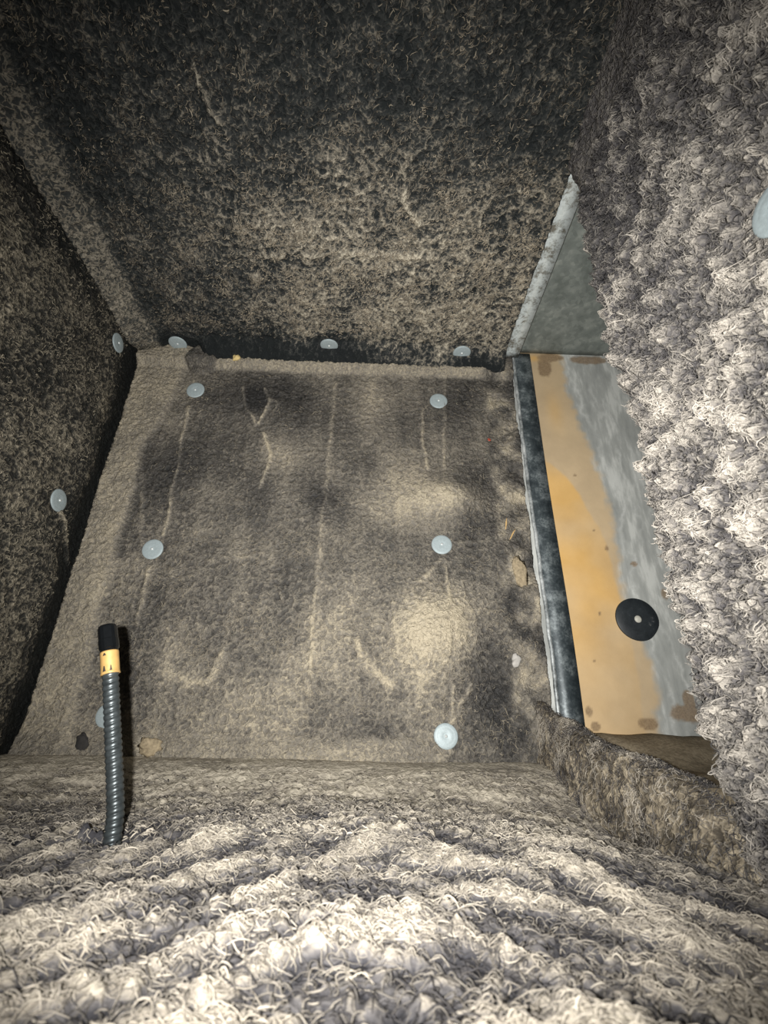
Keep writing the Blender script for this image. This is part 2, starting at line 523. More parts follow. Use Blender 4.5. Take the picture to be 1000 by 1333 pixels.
def d_left(s, t):
    d = 0.08 + 0.30 * ridged(s, t, 50, 72) + 0.34 * ridged(s, t, 95, 73) + 0.22 * fbm(s, t, 6, 3, 74)
    d = d + 0.45 * line(s, t, [(0.89, 0.40), (0.933, 0.37), (0.985, 0.32)], 0.006) + 0.10 * blob(s, t, 0.85, 0.4, 0.1, 0.35)
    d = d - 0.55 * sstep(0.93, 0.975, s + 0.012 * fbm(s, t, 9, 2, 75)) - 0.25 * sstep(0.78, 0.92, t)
    return d


s_left = Surf((-0.650, 0, 0), (0, 1, 0), (0, 0, 1), (1, 0, 0), h_left, d_left)
link('wall_left', s_left.grid('wall_left', steps((-0.15, 0.4, 0.02), (0.4, 1.0175, 0.0037)), steps((-0.12, 0.95, 0.0037)), 0.045, M_left),
     kind='structure', label='dark brown left duct wall of rough dusty liner', category='wall')


# ------------------------------------------------------------------ right wall (s = y, t = z)
def h_right(s, t):
    h = 0.011 * fbm(s, t, 6, 2, 81) + 0.011 * puff(s, t * 0.8, 30, 82) + 0.009 * puff(s, t, 60, 83) + 0.005 * puff(s, t, 115, 84)
    k = sstep(0.87, 0.82, t)
    h = h * press(s, t, W_RIGHT, 0.04) * (0.25 + 0.75 * k) - 0.004
    h = h + 0.012 * sstep(0.87, 0.94, t) - 0.02 * sstep(0.48, 0.515, s)
    return h


def d_right(s, t):
    d = -0.02 + 0.42 * puff(s, t * 0.8, 30, 82) + 0.40 * puff(s, t, 60, 83) + 0.22 * puff(s, t, 115, 84) + 0.14 * fbm(s, t, 5, 3, 85)
    d = d + 0.15 * blob(s, t, 0.30, 0.35, 0.12, 0.3) - 0.24 * sstep(0.35, 0.8, t)
    k = sstep(0.83, 0.87, t)
    d = d * (1 - k) + (0.42 + 0.12 * fbm(s, t, 14, 3, 86)) * k
    for a, b in W_RIGHT:
        d = d + 0.35 * np.exp(-((np.hypot(s - a, t - b) - 0.031) / 0.010) ** 2)
    return d


s_right = Surf((0.335, 0, 0), (0, 1, 0), (0, 0, 1), (-1, 0, 0), h_right, d_right)
link('wall_right', s_right.grid('wall_right', steps((-0.15, 0.08, 0.02), (0.08, 0.508, 0.0024)), steps((-0.14, 0.945, 0.0026)), 0.04, M_right),
     kind='structure', label='right duct wall thickly furred with pale lint', category='wall')


# ------------------------------------------------------------------ floor (s = x, t = y)
def flow_k(t):
    return 0.25 + 0.85 * sstep(0.80, 0.40, t)


def mats(s, t):           # long combed mats of lint that fall away to both sides of the middle
    v = t + flow_k(t) * np.sqrt((s - 0.03) ** 2 + 0.0025)
    w = 0.25 * fbm(s, t, 10, 2, 97)
    return sstep(-0.25, 0.55, perlin(s * 11 + w, v * 27 + w * 2, 92) + 0.5 * perlin(s * 26, v * 58 + w * 3, 98))


def h_floor(s, t):
    near = sstep(0.75, 0.35, t)
    z = -0.104 + 0.058 * sstep(0.72, 1.0, t)
    z = z + 0.012 * blob(s, t, 0.0, 0.62, 0.3, 0.12) - 0.018 * sstep(0.1, 0.36, s) * sstep(1.0, 0.7, t)
    h = 0.010 * fbm(s, t, 5, 2, 91) + 0.0045 * mats(s, t) + 0.004 * puff(s, t, 48, 93) + 0.003 * puff(s, t, 100, 94)
    z = z + h * (1 - 0.75 * sstep(0.8, 0.97, t))
    z = z - 0.020 * blob(s, t, -0.235, 0.557, 0.045, 0.02) + 0.034 * line(s, t, [(-0.272, 0.549), (-0.258, 0.556)], 0.007)
    z = z - 0.014 * line(s, t, [(-0.33, 0.548), (-0.19, 0.566)], 0.014)
    return z


def d_floor(s, t):
    d = -0.20 + 0.50 * mats(s, t) + 0.38 * puff(s, t, 48, 93) + 0.26 * puff(s, t, 100, 94) + 0.12 * fbm(s, t, 6, 3, 95)
    far = sstep(0.60, 0.92, t)
    d = d * (1 - 0.7 * far) + 1.12 * 0.7 * far + 0.08 * fbm(s, t, 10, 3, 96) * far
    d = d - 0.50 * line(s, t, [(-0.33, 0.548), (-0.19, 0.566)], 0.018) - 0.22 * blob(s, t, 0.24, 0.93, 0.10, 0.03)  # first term darkens the hollow around the hose base
    return d


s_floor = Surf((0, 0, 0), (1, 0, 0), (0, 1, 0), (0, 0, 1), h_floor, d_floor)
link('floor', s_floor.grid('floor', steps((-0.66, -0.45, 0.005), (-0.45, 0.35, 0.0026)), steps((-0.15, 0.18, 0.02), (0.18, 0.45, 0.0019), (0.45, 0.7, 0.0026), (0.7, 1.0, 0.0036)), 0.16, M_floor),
     kind='structure', label='duct floor of pale linty insulation curling up at the end wall', category='floor')


# ------------------------------------------------------------------ sheet metal of the branch opening on the right
def grid_xy(nx, ny):
    return np.meshgrid(np.linspace(0, 1, nx), np.linspace(0, 1, ny), indexing='ij')


def slab(P, name, mat, thick_vec, masks=None, smooth=False):
    """P: n x m x 3 grid of points (units) -> closed slab displaced by thick_vec"""
    n, m = P.shape[:2]
    idx = np.arange(n * m).reshape(n, m)
    q = np.stack([idx[:-1, :-1], idx[1:, :-1], idx[1:, 1:], idx[:-1, 1:]], -1).reshape(-1, 4)
    top = P.reshape(-1, 3)
    bot = top + np.array(thick_vec)
    nrm = np.cross(P[1, 0] - P[0, 0], P[0, 1] - P[0, 0])
    if np.dot(nrm, thick_vec) > 0:
        flip = True
    else:
        flip = False
    rim = np.concatenate([idx[:, 0], idx[-1, 1:], idx[-2::-1, -1], idx[0, -2:0:-1]])
    nx = np.roll(rim, -1)
    sk = np.stack([nx, rim, rim + n * m, nx + n * m], -1)
    allq = np.concatenate([q, q[:, ::-1] + n * m, sk])
    if flip:
        allq = allq[:, ::-1]
    me = np_mesh(name, toW(np.concatenate([top, bot])), allq, None, mat, smooth)
    for k, v in (masks or {}).items():
        a = me.attributes.new(k, 'FLOAT', 'POINT')
        v2 = np.concatenate([v.ravel(), v.ravel()]).astype(np.float32)
        a.data.foreach_set('value', v2)
    return me


def panel_mat():
    m, nt, b = new_mat('rust_stained_galvanised_sheet')
    tc = N(nt, 'ShaderNodeTexCoord')
    n1 = N(nt, 'ShaderNodeTexNoise', Scale=14.0, Detail=7.0, Roughness=0.6)
    n2 = N(nt, 'ShaderNodeTexNoise', Scale=420.0, Detail=3.0)
    mp = N(nt, 'ShaderNodeMapping')
    mp.inputs['Scale'].default_value = (1, 1, 0.25)
    nt.links.new(tc.outputs['Object'], mp.inputs['Vector'])
    n3 = N(nt, 'ShaderNodeTexNoise', Scale=55.0, Detail=5.0, Roughness=0.6)
    nt.links.new(mp.outputs['Vector'], n3.inputs['Vector'])
    for n in (n1, n2):
        nt.links.new(tc.outputs['Object'], n.inputs['Vector'])
    zinc = ramp(nt, n3.outputs['Fac'], [(0.32, (0.27, 0.28, 0.265)), (0.5, (0.35, 0.36, 0.34)), (0.62, (0.52, 0.53, 0.50))])
    tan = ramp(nt, n1.outputs['Fac'], [(0.3, (0.42, 0.32, 0.20)), (0.7, (0.55, 0.42, 0.26))])
    orange = ramp(nt, n1.outputs['Fac'], [(0.3, (0.56, 0.34, 0.115)), (0.7, (0.68, 0.43, 0.165))])
    brown = ramp(nt, n2.outputs['Fac'], [(0.3, (0.16, 0.105, 0.06)), (0.7, (0.27, 0.19, 0.11))])

    def mix(fac_name, a, c):
        mx = N(nt, 'ShaderNodeMix', data_type='RGBA')
        at = N(nt, 'ShaderNodeAttribute', attribute_name=fac_name)
        nt.links.new(at.outputs['Fac'], mx.inputs[0])
        nt.links.new(a, mx.inputs[6])
        nt.links.new(c, mx.inputs[7])
        return mx.outputs[2]
    white = ramp(nt, n2.outputs['Fac'], [(0.3, (0.50, 0.51, 0.48)), (0.7, (0.66, 0.67, 0.64))])
    c = mix('tide', zinc, white)
    c = mix('tan', c, tan)
    c = mix('orange', c, orange)
    c = mix('brown', c, brown)
    nt.links.new(c, b.inputs['Base Color'])
    b.inputs['Roughness'].default_value = 0.62
    b.inputs['Metallic'].default_value = 0.0
    b.inputs['Specular IOR Level'].default_value = 0.25
    bp = N(nt, 'ShaderNodeBump', Strength=0.15, Distance=0.0006)
    nt.links.new(n2.outputs['Fac'], bp.inputs['Height'])
    nt.links.new(bp.outputs['Normal'], b.inputs['Normal'])
    return m


px = np.concatenate([np.linspace(-0.72, 0.36, 8)[:-1], np.linspace(0.36, 0.80, 150)[:-1], np.linspace(0.80, 1.25, 30)])
pz = np.linspace(-0.10, 1.012, 260)
X, Z = np.meshgrid(px, pz, indexing='ij')
bz = np.array([0.0, 0.02, 0.107, 0.268, 0.357, 0.537, 0.693, 0.869, 1.02])
bx_ = np.array([0.575, 0.574, 0.592, 0.566, 0.564, 0.570, 0.548, 0.520, 0.512])
edge = np.interp(Z, bz, bx_) + 0.010 * fbm(X, Z, 9, 4, 101)
edge = edge + 0.006 * fbm(X, Z, 40, 3, 102)
m_tide = np.exp(-((X - edge - 0.028 + 0.012 * fbm(X, Z, 14, 3, 112)) / 0.006) ** 2) + 0.7 * np.exp(-((X - edge - 0.065 + 0.012 * fbm(X, Z * 0.5, 20, 3, 113)) / 0.004) ** 2)
m_tide = np.clip(m_tide * (0.4 + 0.7 * fbm(X, Z, 9, 2, 114)), 0, 0.8)
m_tan = sstep(0.012, -0.010, X - edge) * sstep(0.385, 0.40, X)
lobe_z = np.array([-0.1, 0.0, 0.15, 0.30, 0.40, 0.46, 0.555, 0.61, 0.64])
lobe_x = np.array([0.54, 0.55, 0.56, 0.552, 0.545, 0.535, 0.497, 0.465, 0.43])
lo = np.interp(Z, lobe_z, lobe_x) + 0.004 * fbm(X, Z, 22, 3, 103)
m_or = sstep(0.005, -0.005, X - lo) * sstep(0.655, 0.63, Z) * (0.35 + 0.65 * sstep(0.02, 0.30, Z)) * (0.75 + 0.5 * fbm(X, Z, 6, 3, 104))
m_or = np.clip(np.maximum(m_or, 0.45 * blob(X, Z, 0.475, 0.80, 0.022, 0.06)), 0, 1)
m_or = np.maximum(m_or, 0.9 * blob(X, Z, 0.44, 0.985, 0.018, 0.012)) * sstep(0.385, 0.40, X)
m_br = np.zeros_like(X)
for cx, cz, rx, rz in ((0.466, 0.95, 0.020, 0.035), (0.60, 0.985, 0.06, 0.016), (0.49, 0.99, 0.04, 0.016), (0.413, 0.03, 0.006, 0.006), (0.443, 0.05, 0.009, 0.010), (0.452, 0.022, 0.010, 0.010),
                       (0.56, 0.030, 0.020, 0.012), (0.641, 0.050, 0.035, 0.018), (0.655, 0.075, 0.014, 0.022), (0.544, 0.404, 0.006, 0.008), (0.60, 0.368, 0.009, 0.005), (0.657, 0.297, 0.010, 0.014),
                       (0.50, 0.60, 0.004, 0.004), (0.52, 0.45, 0.003, 0.003), (0.47, 0.15, 0.003, 0.003), (0.50, 0.25, 0.003, 0.003)):
    m_br = np.maximum(m_br, sstep(0.3, 0.55, blob(X, Z, cx, cz, rx, rz) + 0.22 * fbm(X, Z, 40, 3, 107) * blob(X, Z, cx, cz, rx * 2, rz * 2)))
m_br = np.clip(m_br * 0.8, 0, 1)
PP = np.stack([X, np.full_like(X, 1.02) + 0.0015 * fbm(X, Z, 4, 2, 108), Z], -1)
link('wall_metal', slab(PP, 'wall_metal', panel_mat(), (0, 0.004, 0), {'tan': m_tan, 'orange': m_or, 'brown': m_br, 'tide': m_tide}, True),
     kind='structure', label='bare grey sheet metal panel stained orange, right of the end wall', category='wall')

M_roof = galvanised_mat('grey_green_galvanised', [(0.2, (0.09, 0.105, 0.095)), (0.5, (0.17, 0.19, 0.175)), (0.8, (0.30, 0.32, 0.29))], 55, 0.6, 0.1)
X, Y = np.meshgrid(np.linspace(0.337, 1.25, 40), np.linspace(0.30, 1.02, 40), indexing='ij')
PP = np.stack([X, Y, 1.003 + 0.03 * sstep(0.44, 0.50, X) * 0 + 0.0 * X], -1)
link('ceiling_metal', slab(PP, 'ceiling_metal', M_roof, (0, 0, 0.004)), kind='structure',
     label='mottled grey-green sheet metal ceiling above the orange panel', category='ceiling')
X, Y = np.meshgrid(np.linspace(0.36, 1.25, 90), np.linspace(0.42, 1.018, 70), indexing='ij')
Zf = -0.045 + 0.055 * sstep(0.86, 1.02, Y + 0.02 * fbm(X, Y, 8, 2, 110)) + 0.004 * fbm(X, Y, 9, 3, 109)
M_ledge = liner_mat('dust_film_on_sheet', [(0.0, (0.10, 0.085, 0.06)), (0.5, (0.20, 0.165, 0.115)), (1.0, (0.33, 0.28, 0.20))], 200, 0.5, 0.3)
link('floor_metal', slab(np.stack([X, Y, Zf], -1), 'floor_metal', M_ledge, (0, 0, -0.02), {'dust': 0.45 + 0.35 * fbm(X, Y, 7, 3, 111)}, True), kind='structure',
     label='dust-coated metal sill at the foot of the orange panel', category='floor')
Y2, Z2 = np.meshgrid(np.linspace(0.40, 1.02, 6), np.linspace(-0.10, 1.0, 6), indexing='ij')
link('wall_branch', slab(np.stack([np.full_like(Y2, 1.25), Y2, Z2], -1), 'wall_branch', M_back, (0.004, 0, 0)), kind='structure',
     label='plain steel far wall of the side branch', category='wall')
X2, Z2 = np.meshgrid(np.linspace(0.376, 1.25, 6), np.linspace(-0.10, 1.0, 6), indexing='ij')
link('wall_branch_near', slab(np.stack([X2, np.full_like(X2, 0.44), Z2], -1), 'wall_branch_near', M_back, (0, -0.004, 0)), kind='structure',
     label='plain steel near wall of the side branch', category='wall')


# nosing strips: folded channels that cap the cut liner edges
def sweep_profile(name, prof, axis_pts, mat, jitter=0.0, smooth=False):
    """prof: list of (a, b) offsets; axis_pts: list of (origin, A, B) frames -> open folded sheet given thickness by the profile loop"""
    n = len(prof)
    V, Q = [], []
    for O, A, B in axis_pts:
        O, A, B = np.array(O), np.array(A), np.array(B)
        for a, b in prof:
            V.append(O + a * A + b * B)
    m = len(axis_pts)
    for i in range(m - 1):
        for k in range(n):
            k2 = (k + 1) % n
            Q.append([i * n + k, i * n + k2, (i + 1) * n + k2, (i + 1) * n + k])
    me = np_mesh(name, toW(np.array(V)), np.array(Q), None, mat, smooth)
    import bmesh
    bm = bmesh.new()
    bm.from_mesh(me)
    bm.verts.ensure_lookup_table()
    for off in (0, (m - 1) * n):
        try:
            bm.faces.new([bm.verts[off + k] for k in range(n)])
        except ValueError:
            pass
    bmesh.ops.recalc_face_normals(bm, faces=bm.faces)
    bm.to_mesh(me)
    bm.free()
    return me


def nosing_mat(name, dark, mid, pale):
    m, nt, b = new_mat(name)
    tc = N(nt, 'ShaderNodeTexCoord')
    mp = N(nt, 'ShaderNodeMapping')
    nt.links.new(tc.outputs['Object'], mp.inputs['Vector'])
    no = N(nt, 'ShaderNodeTexNoise', Scale=38.0, Detail=7.0, Roughness=0.7)
    nt.links.new(mp.outputs['Vector'], no.inputs['Vector'])
    n2 = N(nt, 'ShaderNodeTexNoise', Scale=300.0, Detail=3.0, Roughness=0.7)
    nt.links.new(mp.outputs['Vector'], n2.inputs['Vector'])
    f = math_node(nt, 'ADD', math_node(nt, 'MULTIPLY', no.outputs['Fac'], 0.75), math_node(nt, 'MULTIPLY', n2.outputs['Fac'], 0.25))
    nt.links.new(ramp(nt, f, [(0.40, dark), (0.50, mid), (0.64, pale)]), b.inputs['Base Color'])
    b.inputs['Roughness'].default_value = 0.45
    b.inputs['Metallic'].default_value = 0.25
    return m


M_blue = nosing_mat('blue_grey_oxidised_steel', (0.028, 0.037, 0.042), (0.06, 0.074, 0.080), (0.24, 0.27, 0.275))
M_pale = nosing_mat('chalky_pale_steel', (0.18, 0.17, 0.14), (0.58, 0.63, 0.62), (0.78, 0.83, 0.82))
M_lip = nosing_mat('scuffed_white_edge', (0.10, 0.11, 0.11), (0.30, 0.32, 0.32), (0.62, 0.64, 0.63))
w0 = 0.050
prof = [(0, 0), (w0, 0.0), (w0, 0.018), (w0 - 0.003, 0.018), (w0 - 0.003, 0.003), (0, 0.003)]
fr = [((0.371 + 0.0035 * math.sin(z * 7) * (1 - z), 1.000, z), (1, 0, 0), (0, 1, 0)) for z in np.linspace(-0.04, 0.982, 40)]
t1 = link('trim_1', None, kind='structure', label='dark blue-grey metal strip edging the end wall liner', category='trim')
link('strip', sweep_profile('strip', prof, fr, M_blue), t1)
rr = 0.0045
lipp = [(rr * math.cos(a), rr * math.sin(a)) for a in np.linspace(0, 2 * math.pi, 9)[:-1]]
fr = [((0.371 + 0.0035 * math.sin(z * 7) * (1 - z) + 0.002 * float(perlin(z * 30, 0.3, 5)), 0.999, z), (1, 0, 0), (0, 1, 0)) for z in np.linspace(-0.03, 0.975, 90)]
link('rolled_edge', sweep_profile('rolled_edge', lipp, fr, M_lip, smooth=True), t1)
prof = [(0, 0), (0.043, 0.0), (0.043, 0.05), (0.040, 0.05), (0.040, 0.003), (0, 0.003)]
fr = [((0.337, y, 0.951), (1, 0, 0), (0, 0, 1)) for y in np.linspace(0.50, 0.985, 24)]
t2 = link('trim_2', None, kind='structure', label='pale chalky metal strip edging the ceiling liner', category='trim')
link('strip', sweep_profile('strip', prof, fr, M_pale), t2)
fr = [((0.3375 + 0.001 * float(perlin(y * 30, 0.7, 6)), y, 0.9505), (1, 0, 0), (0, 0, 1)) for y in np.linspace(0.505, 0.98, 60)]
link('rolled_edge', sweep_profile('rolled_edge', [(a * 0.7, b * 0.7) for a, b in lipp], fr, M_lip, smooth=True), t2)


# ------------------------------------------------------------------ torn liner rolled over the sill
TORN = {}


def torn_liner():
    ys = np.linspace(0.40, 1.005, 200)
    us = np.linspace(0, 1, 90)
    Yg, Ug = np.meshgrid(ys, us, indexing='ij')
    top = np.interp(Yg, [0.40, 0.5, 0.56, 0.62, 0.68, 0.80, 0.90, 0.97, 1.01], [-0.085, -0.075, -0.055, -0.042, -0.028, -0.012, 0.018, 0.048, 0.066])
    bot = np.interp(Yg, [0.40, 0.7, 1.0], [-0.125, -0.115, -0.060])
    # profile: up the inner face, round the lip, down onto the sill
    up = sstep(0, 0.55, Ug)
    over = np.clip((Ug - 0.45) / 0.55, 0, 1)
    reach = 0.050 + 0.018 * fbm(Yg, Yg * 0, 14, 4, 121) + 0.014 * sstep(0.72, 0.66, Yg) - 0.045 * sstep(0.9, 0.99, Yg)
    Xg = 0.322 + 0.016 * up + reach * over + 0.012 * np.sin(np.pi * Ug) * perlin(Yg * 9, Ug * 2, 4)
    Zg = bot + (top - bot) * up + (-0.022 * over ** 2 + 0.010 * np.sin(np.pi * over)) * (1 - 0.6 * sstep(0.85, 1, Yg))
    nz = 0.008 * fbm(Yg * 1.0, Ug * 0.25, 14, 2, 122) + 0.003 * ridged(Yg, Ug * 0.1, 45, 123) + 0.003 * ridged(Yg, Ug * 0.2, 90, 124)
    Xg = Xg - nz * (1 - over * 0.7)
    Zg = Zg + nz * over * 0.7
    d = 0.35 + 0.30 * fbm(Yg, Ug * 0.25, 10, 4, 125) + 0.25 * ridged(Yg, Ug * 0.1, 45, 123) + 0.25 * ridged(Yg, Ug * 0.2, 90, 124) - 0.08 + 0.2 * over * sstep(0.8, 0.6, Yg)
    TORN['P'] = np.stack([Xg, Yg, Zg], -1)
    return slab(np.stack([Xg, Yg, Zg], -1), 'torn_liner', M_flap, (0.010, 0, -0.009), {'dust': d}, True)


torn = link('torn_liner', torn_liner(), label='torn strip of brown dusty liner curling over the sill below the orange panel', category='insulation')

# ------------------------------------------------------------------ lint


def lint_arrays(surf, n, box, dens, angf, lrange, rrange, curl, liftr, stickp, seg=4, tonef=None):
    s, t = scatter(n, *box, dens)
    k = len(s)
    ang = angf(s, t) + rng.normal(0, 0.5, k) + np.pi * rng.integers(0, 2, k)
    L = rng.uniform(*lrange, k) * rng.uniform(0.6, 1.0, k)
    R = rng.uniform(*rrange, k)
    c = rng.normal(0, curl, k)
    lf = rng.uniform(*liftr, k)
    st = (rng.uniform(0, 1, k) < stickp).astype(float)
    tone = np.clip(rng.normal(0.5, 0.25, k) if tonef is None else tonef(s, t) + rng.normal(0, 0.2, k), 0, 1)
    return surf.fibres(None, s, t, ang, L, R, c, lf, st, None, seg, tone)


def lint(name, mat, label, *sets, parent=None):
    V, Q, D, off = [], [], [], 0
    for v, q, d in sets:
        V.append(v)
        Q.append(q + off)
        D.append(d)
        off += len(v)
    o = link(name, np_mesh(name, np.concatenate(V), np.concatenate(Q), np.concatenate(D), mat), parent, kind='stuff', label=label)
    if parent is None:
        o['category'] = 'lint'
    return o


def clump(s, t, f, seed, lo=-0.2, hi=0.5):
    return sstep(lo, hi, fbm(s, t, f, 2, seed))


lint('wall_lint', L_right, 'pale fluffy lint covering the right duct wall',
     lint_arrays(s_right, 24000, (0.09, 0.505, -0.10, 0.87), lambda s, t: (0.10 + 0.9 * puff(s, t * 0.8, 30, 82)) * press(s, t, W_RIGHT, 0.03) * sstep(0.86, 0.81, t),
                 lambda s, t: rng.uniform(0, np.pi, len(s)), (0.005, 0.016), (0.00025, 0.0008), 2.0, (0.0005, 0.007), 0.4, 4,
                 lambda s, t: -0.05 + 1.0 * puff(s, t * 0.8, 30, 82) * (0.5 + 0.5 * clump(s, t, 9, 133)) - 0.22 * sstep(0.35, 0.8, t)))


def floor_ang(s, t):
    k = flow_k(t)
    base = np.arctan2(-k * (s - 0.03) / np.sqrt((s - 0.03) ** 2 + 0.0025), 1.0)
    return np.where(rng.uniform(0, 1, len(s)) < 0.25 + 0.3 * sstep(0.45, 0.25, t), rng.uniform(0, np.pi, len(s)), base)


lint('floor_lint', L_floor, 'cream strands of lint matted over the duct floor',
     lint_arrays(s_floor, 23000, (-0.42, 0.315, 0.19, 0.55), lambda s, t: 0.2 + 0.8 * mats(s, t),
                 floor_ang, (0.005, 0.024), (0.00016, 0.0005), 2.6, (0.0003, 0.0042), 0.12, 6,
                 lambda s, t: 0.0 + 0.35 * clump(s, t, 24, 142) + 0.55 * mats(s, t)),
     lint_arrays(s_floor, 10000, (-0.62, 0.315, 0.55, 0.92), lambda s, t: (0.2 + 0.8 * clump(s, t, 14, 143)) * sstep(0.95, 0.7, t),
                 floor_ang, (0.006, 0.020), (0.0003, 0.0009), 2.5, (0.0005, 0.005), 0.2, 3,
                 lambda s, t: 0.3 + 0.4 * clump(s, t, 20, 144)))
lint('ceiling_lint', L_ceil, 'curly tan lint hanging from the dark ceiling liner',
     lint_arrays(s_ceil, 15000, (-0.58, 0.33, 0.2, 0.94), lambda s, t: (0.15 + 0.85 * clump(s, t, 16, 151)) * (0.55 + 0.45 * sstep(0.4, 0.7, t)) * sstep(0.96, 0.88, t),
                 lambda s, t: np.full(len(s), 2.3), (0.004, 0.015), (0.0004, 0.0012), 3.0, (0.0003, 0.004), 0.25, 3,
                 lambda s, t: 0.08 + 0.45 * sstep(0.4, 0.7, t) * sstep(-0.6, -0.1, s) + 0.25 * clump(s, t, 20, 152)))
lint('wall_lint', L_left, 'short brown lint clinging to the left duct wall',
     lint_arrays(s_left, 6000, (0.4, 0.95, -0.1, 0.9), lambda s, t: (0.15 + 0.85 * clump(s, t, 14, 161)) * sstep(0.96, 0.88, s) * press(s, t, W_LEFT, 0.025),
                 lambda s, t: np.full(len(s), 0.8), (0.005, 0.016), (0.0004, 0.0011), 2.6, (0.0005, 0.004), 0.2, 3))
lint('wall_lint', L_end, 'fine curled lint hairs stuck to the end wall',
     lint_arrays(s_end, 5000, (-0.56, 0.35, -0.03, 0.87), lambda s, t: (0.1 + 0.9 * clump(s, t, 10, 171)) * (0.3 + 0.7 * sstep(0.55, 0.2, t)) * press(s, t, W_END, 0.026),
                 lambda s, t: rng.uniform(0, np.pi, len(s)), (0.006, 0.020), (0.0003, 0.0007), 2.4, (0.0003, 0.002), 0.05, 3, lambda s, t: np.full(len(s), 0.45)))


class GridSurf(Surf):
    """a free-form sheet given as a point grid; s runs 0.40..1.005, t runs 0..0.2 across the sheet"""
    def __init__(self, G):
        self.G = G
        g = np.cross(np.gradient(G, axis=0), np.gradient(G, axis=1))
        g /= np.linalg.norm(g, axis=2, keepdims=True) + 1e-12
        if g[..., 0].mean() > 0:
            g = -g
        self.NG = g
        self.N = np.array([-0.7, 0, 0.7])
        self.hf = lambda s, t: np.zeros(np.shape(s))

    def P(self, s, t, h):
        n, m = self.G.shape[:2]
        i = np.clip((s - 0.40) / 0.605 * (n - 1), 0, n - 1.001)
        j = np.clip(t / 0.2 * (m - 1), 0, m - 1.001)
        i0, j0 = i.astype(int), j.astype(int)
        fi, fj = (i - i0)[..., None], (j - j0)[..., None]
        G = self.G
        p = (G[i0, j0] * (1 - fi) + G[i0 + 1, j0] * fi) * (1 - fj) + (G[i0, j0 + 1] * (1 - fi) + G[i0 + 1, j0 + 1] * fi) * fj
        return p + np.asarray(h)[..., None] * self.NG[i0, j0]


lint('lint', L_floor, 'tangled pale and brown lint hairs',
     lint_arrays(GridSurf(TORN['P']), 4500, (0.42, 1.0, 0.01, 0.195), lambda s, t: 0.25 + 0.75 * clump(s, t, 14, 181),
                 lambda s, t: np.full(len(s), 1.3), (0.006, 0.022), (0.0002, 0.0007), 2.6, (0.0005, 0.006), 0.25, 4, lambda s, t: 0.05 + 0.5 * clump(s, t, 18, 182)),
     parent=torn)

# ------------------------------------------------------------------ insulation washers on pins
M_zinc = plain_mat('dull_zinc_washer', (0.33, 0.385, 0.395), 0.5, 0.1, 0.3, 0.10, 500)
M_pin = plain_mat('bright_pin_head', (0.62, 0.65, 0.64), 0.3, 0.3, 0.6, 0.05, 500)


def lathe(name, prof, mat, seg=36, wob=None):
    """revolve (r, z) about z, metres"""
    V, Q = [], []
    for r, z in prof:
        for k in range(seg):
            a = 2 * math.pi * k / seg
            w = 1.0 if wob is None else wob(a)
            V.append((r * w * math.cos(a), r * w * math.sin(a), z))
    n = len(prof)
    for i in range(n - 1):
        for k in range(seg):
            k2 = (k + 1) % seg
            Q.append([i * seg + k, i * seg + k2, (i + 1) * seg + k2, (i + 1) * seg + k])
    return np_mesh(name, np.array(V), np.array(Q), None, mat)


R0 = WASH_R * S
disc_me = lathe('disc', [(0.0001, -0.0006), (R0, -0.0016), (R0 * 1.0, -0.0010), (R0 * 0.985, -0.0003), (R0 * 0.93, 0.0002), (R0 * 0.72, 0.0005), (R0 * 0.66, 0.00045), (R0 * 0.60, 0.0006),
                         (R0 * 0.34, 0.0009), (R0 * 0.26, 0.0006), (R0 * 0.14, 0.0005), (0.0001, 0.0005)], M_zinc)
pin_me = lathe('pin_head', [(0.0001, -0.001), (R0 * 0.13, -0.001), (R0 * 0.13, 0.0012), (R0 * 0.09, 0.0021), (0.0001, 0.0024)], M_pin, 14)


def frame_from(nrm, spin, tilt):
    z = Vector(nrm).normalized()
    q = z.to_track_quat('Z', 'Y')
    return q.to_matrix().to_4x4() @ Matrix.Rotation(spin, 4, 'Z') @ Matrix.Rotation(tilt, 4, 'X')


first = None


def washer(surf, s, t, off, label, tilt=0.0, spin=0.0):
    sa, ta = np.array([s]), np.array([t])
    p = surf.P(sa, ta, surf.hf(sa, ta) + off)[0]
    root = link('insulation_washer', None, label=label, category='washer', group='round insulation washers')
    root.matrix_world = Matrix.Translation(W(p)) @ frame_from(surf.N, spin, tilt)
    link('disc', disc_me, root)
    link('pin_head', pin_me, root)


names = ['bright round metal washer at the foot of the end wall, below the dusty bulges',
         'round metal washer on the end wall between the two dusty bulges',
         'round metal washer high on the right part of the end wall',
         'round metal washer halfway up the left part of the end wall',
         'small round metal washer at the upper left corner of the end wall',
         'round metal washer half hidden behind the ribbed metal hose']
for (s, t), nm in zip(W_END, names):
    washer(s_end, s, t, 0.003, nm, rng.normal(0, 0.04), rng.uniform(0, 6))
for (s, t), nm in zip(W_CEIL, ['round metal washer on the ceiling in the far left corner', 'round metal washer on the ceiling, middle of the row above the end wall',
                               'round metal washer on the ceiling near the metal opening']):
    washer(s_ceil, s, t, 0.010, nm, rng.normal(0, 0.05), rng.uniform(0, 6))
for (s, t), nm in zip(W_LEFT, ['dull metal washer high on the left wall', 'round metal washer halfway up the left wall']):
    washer(s_left, s, t, 0.004, nm, rng.normal(0, 0.05), rng.uniform(0, 6))
for (s, t), nm in zip(W_RIGHT, ['large near washer sunk in the pale lint of the right wall']):
    washer(s_right, s, t, 0.004, nm, 0.03, 1.0)

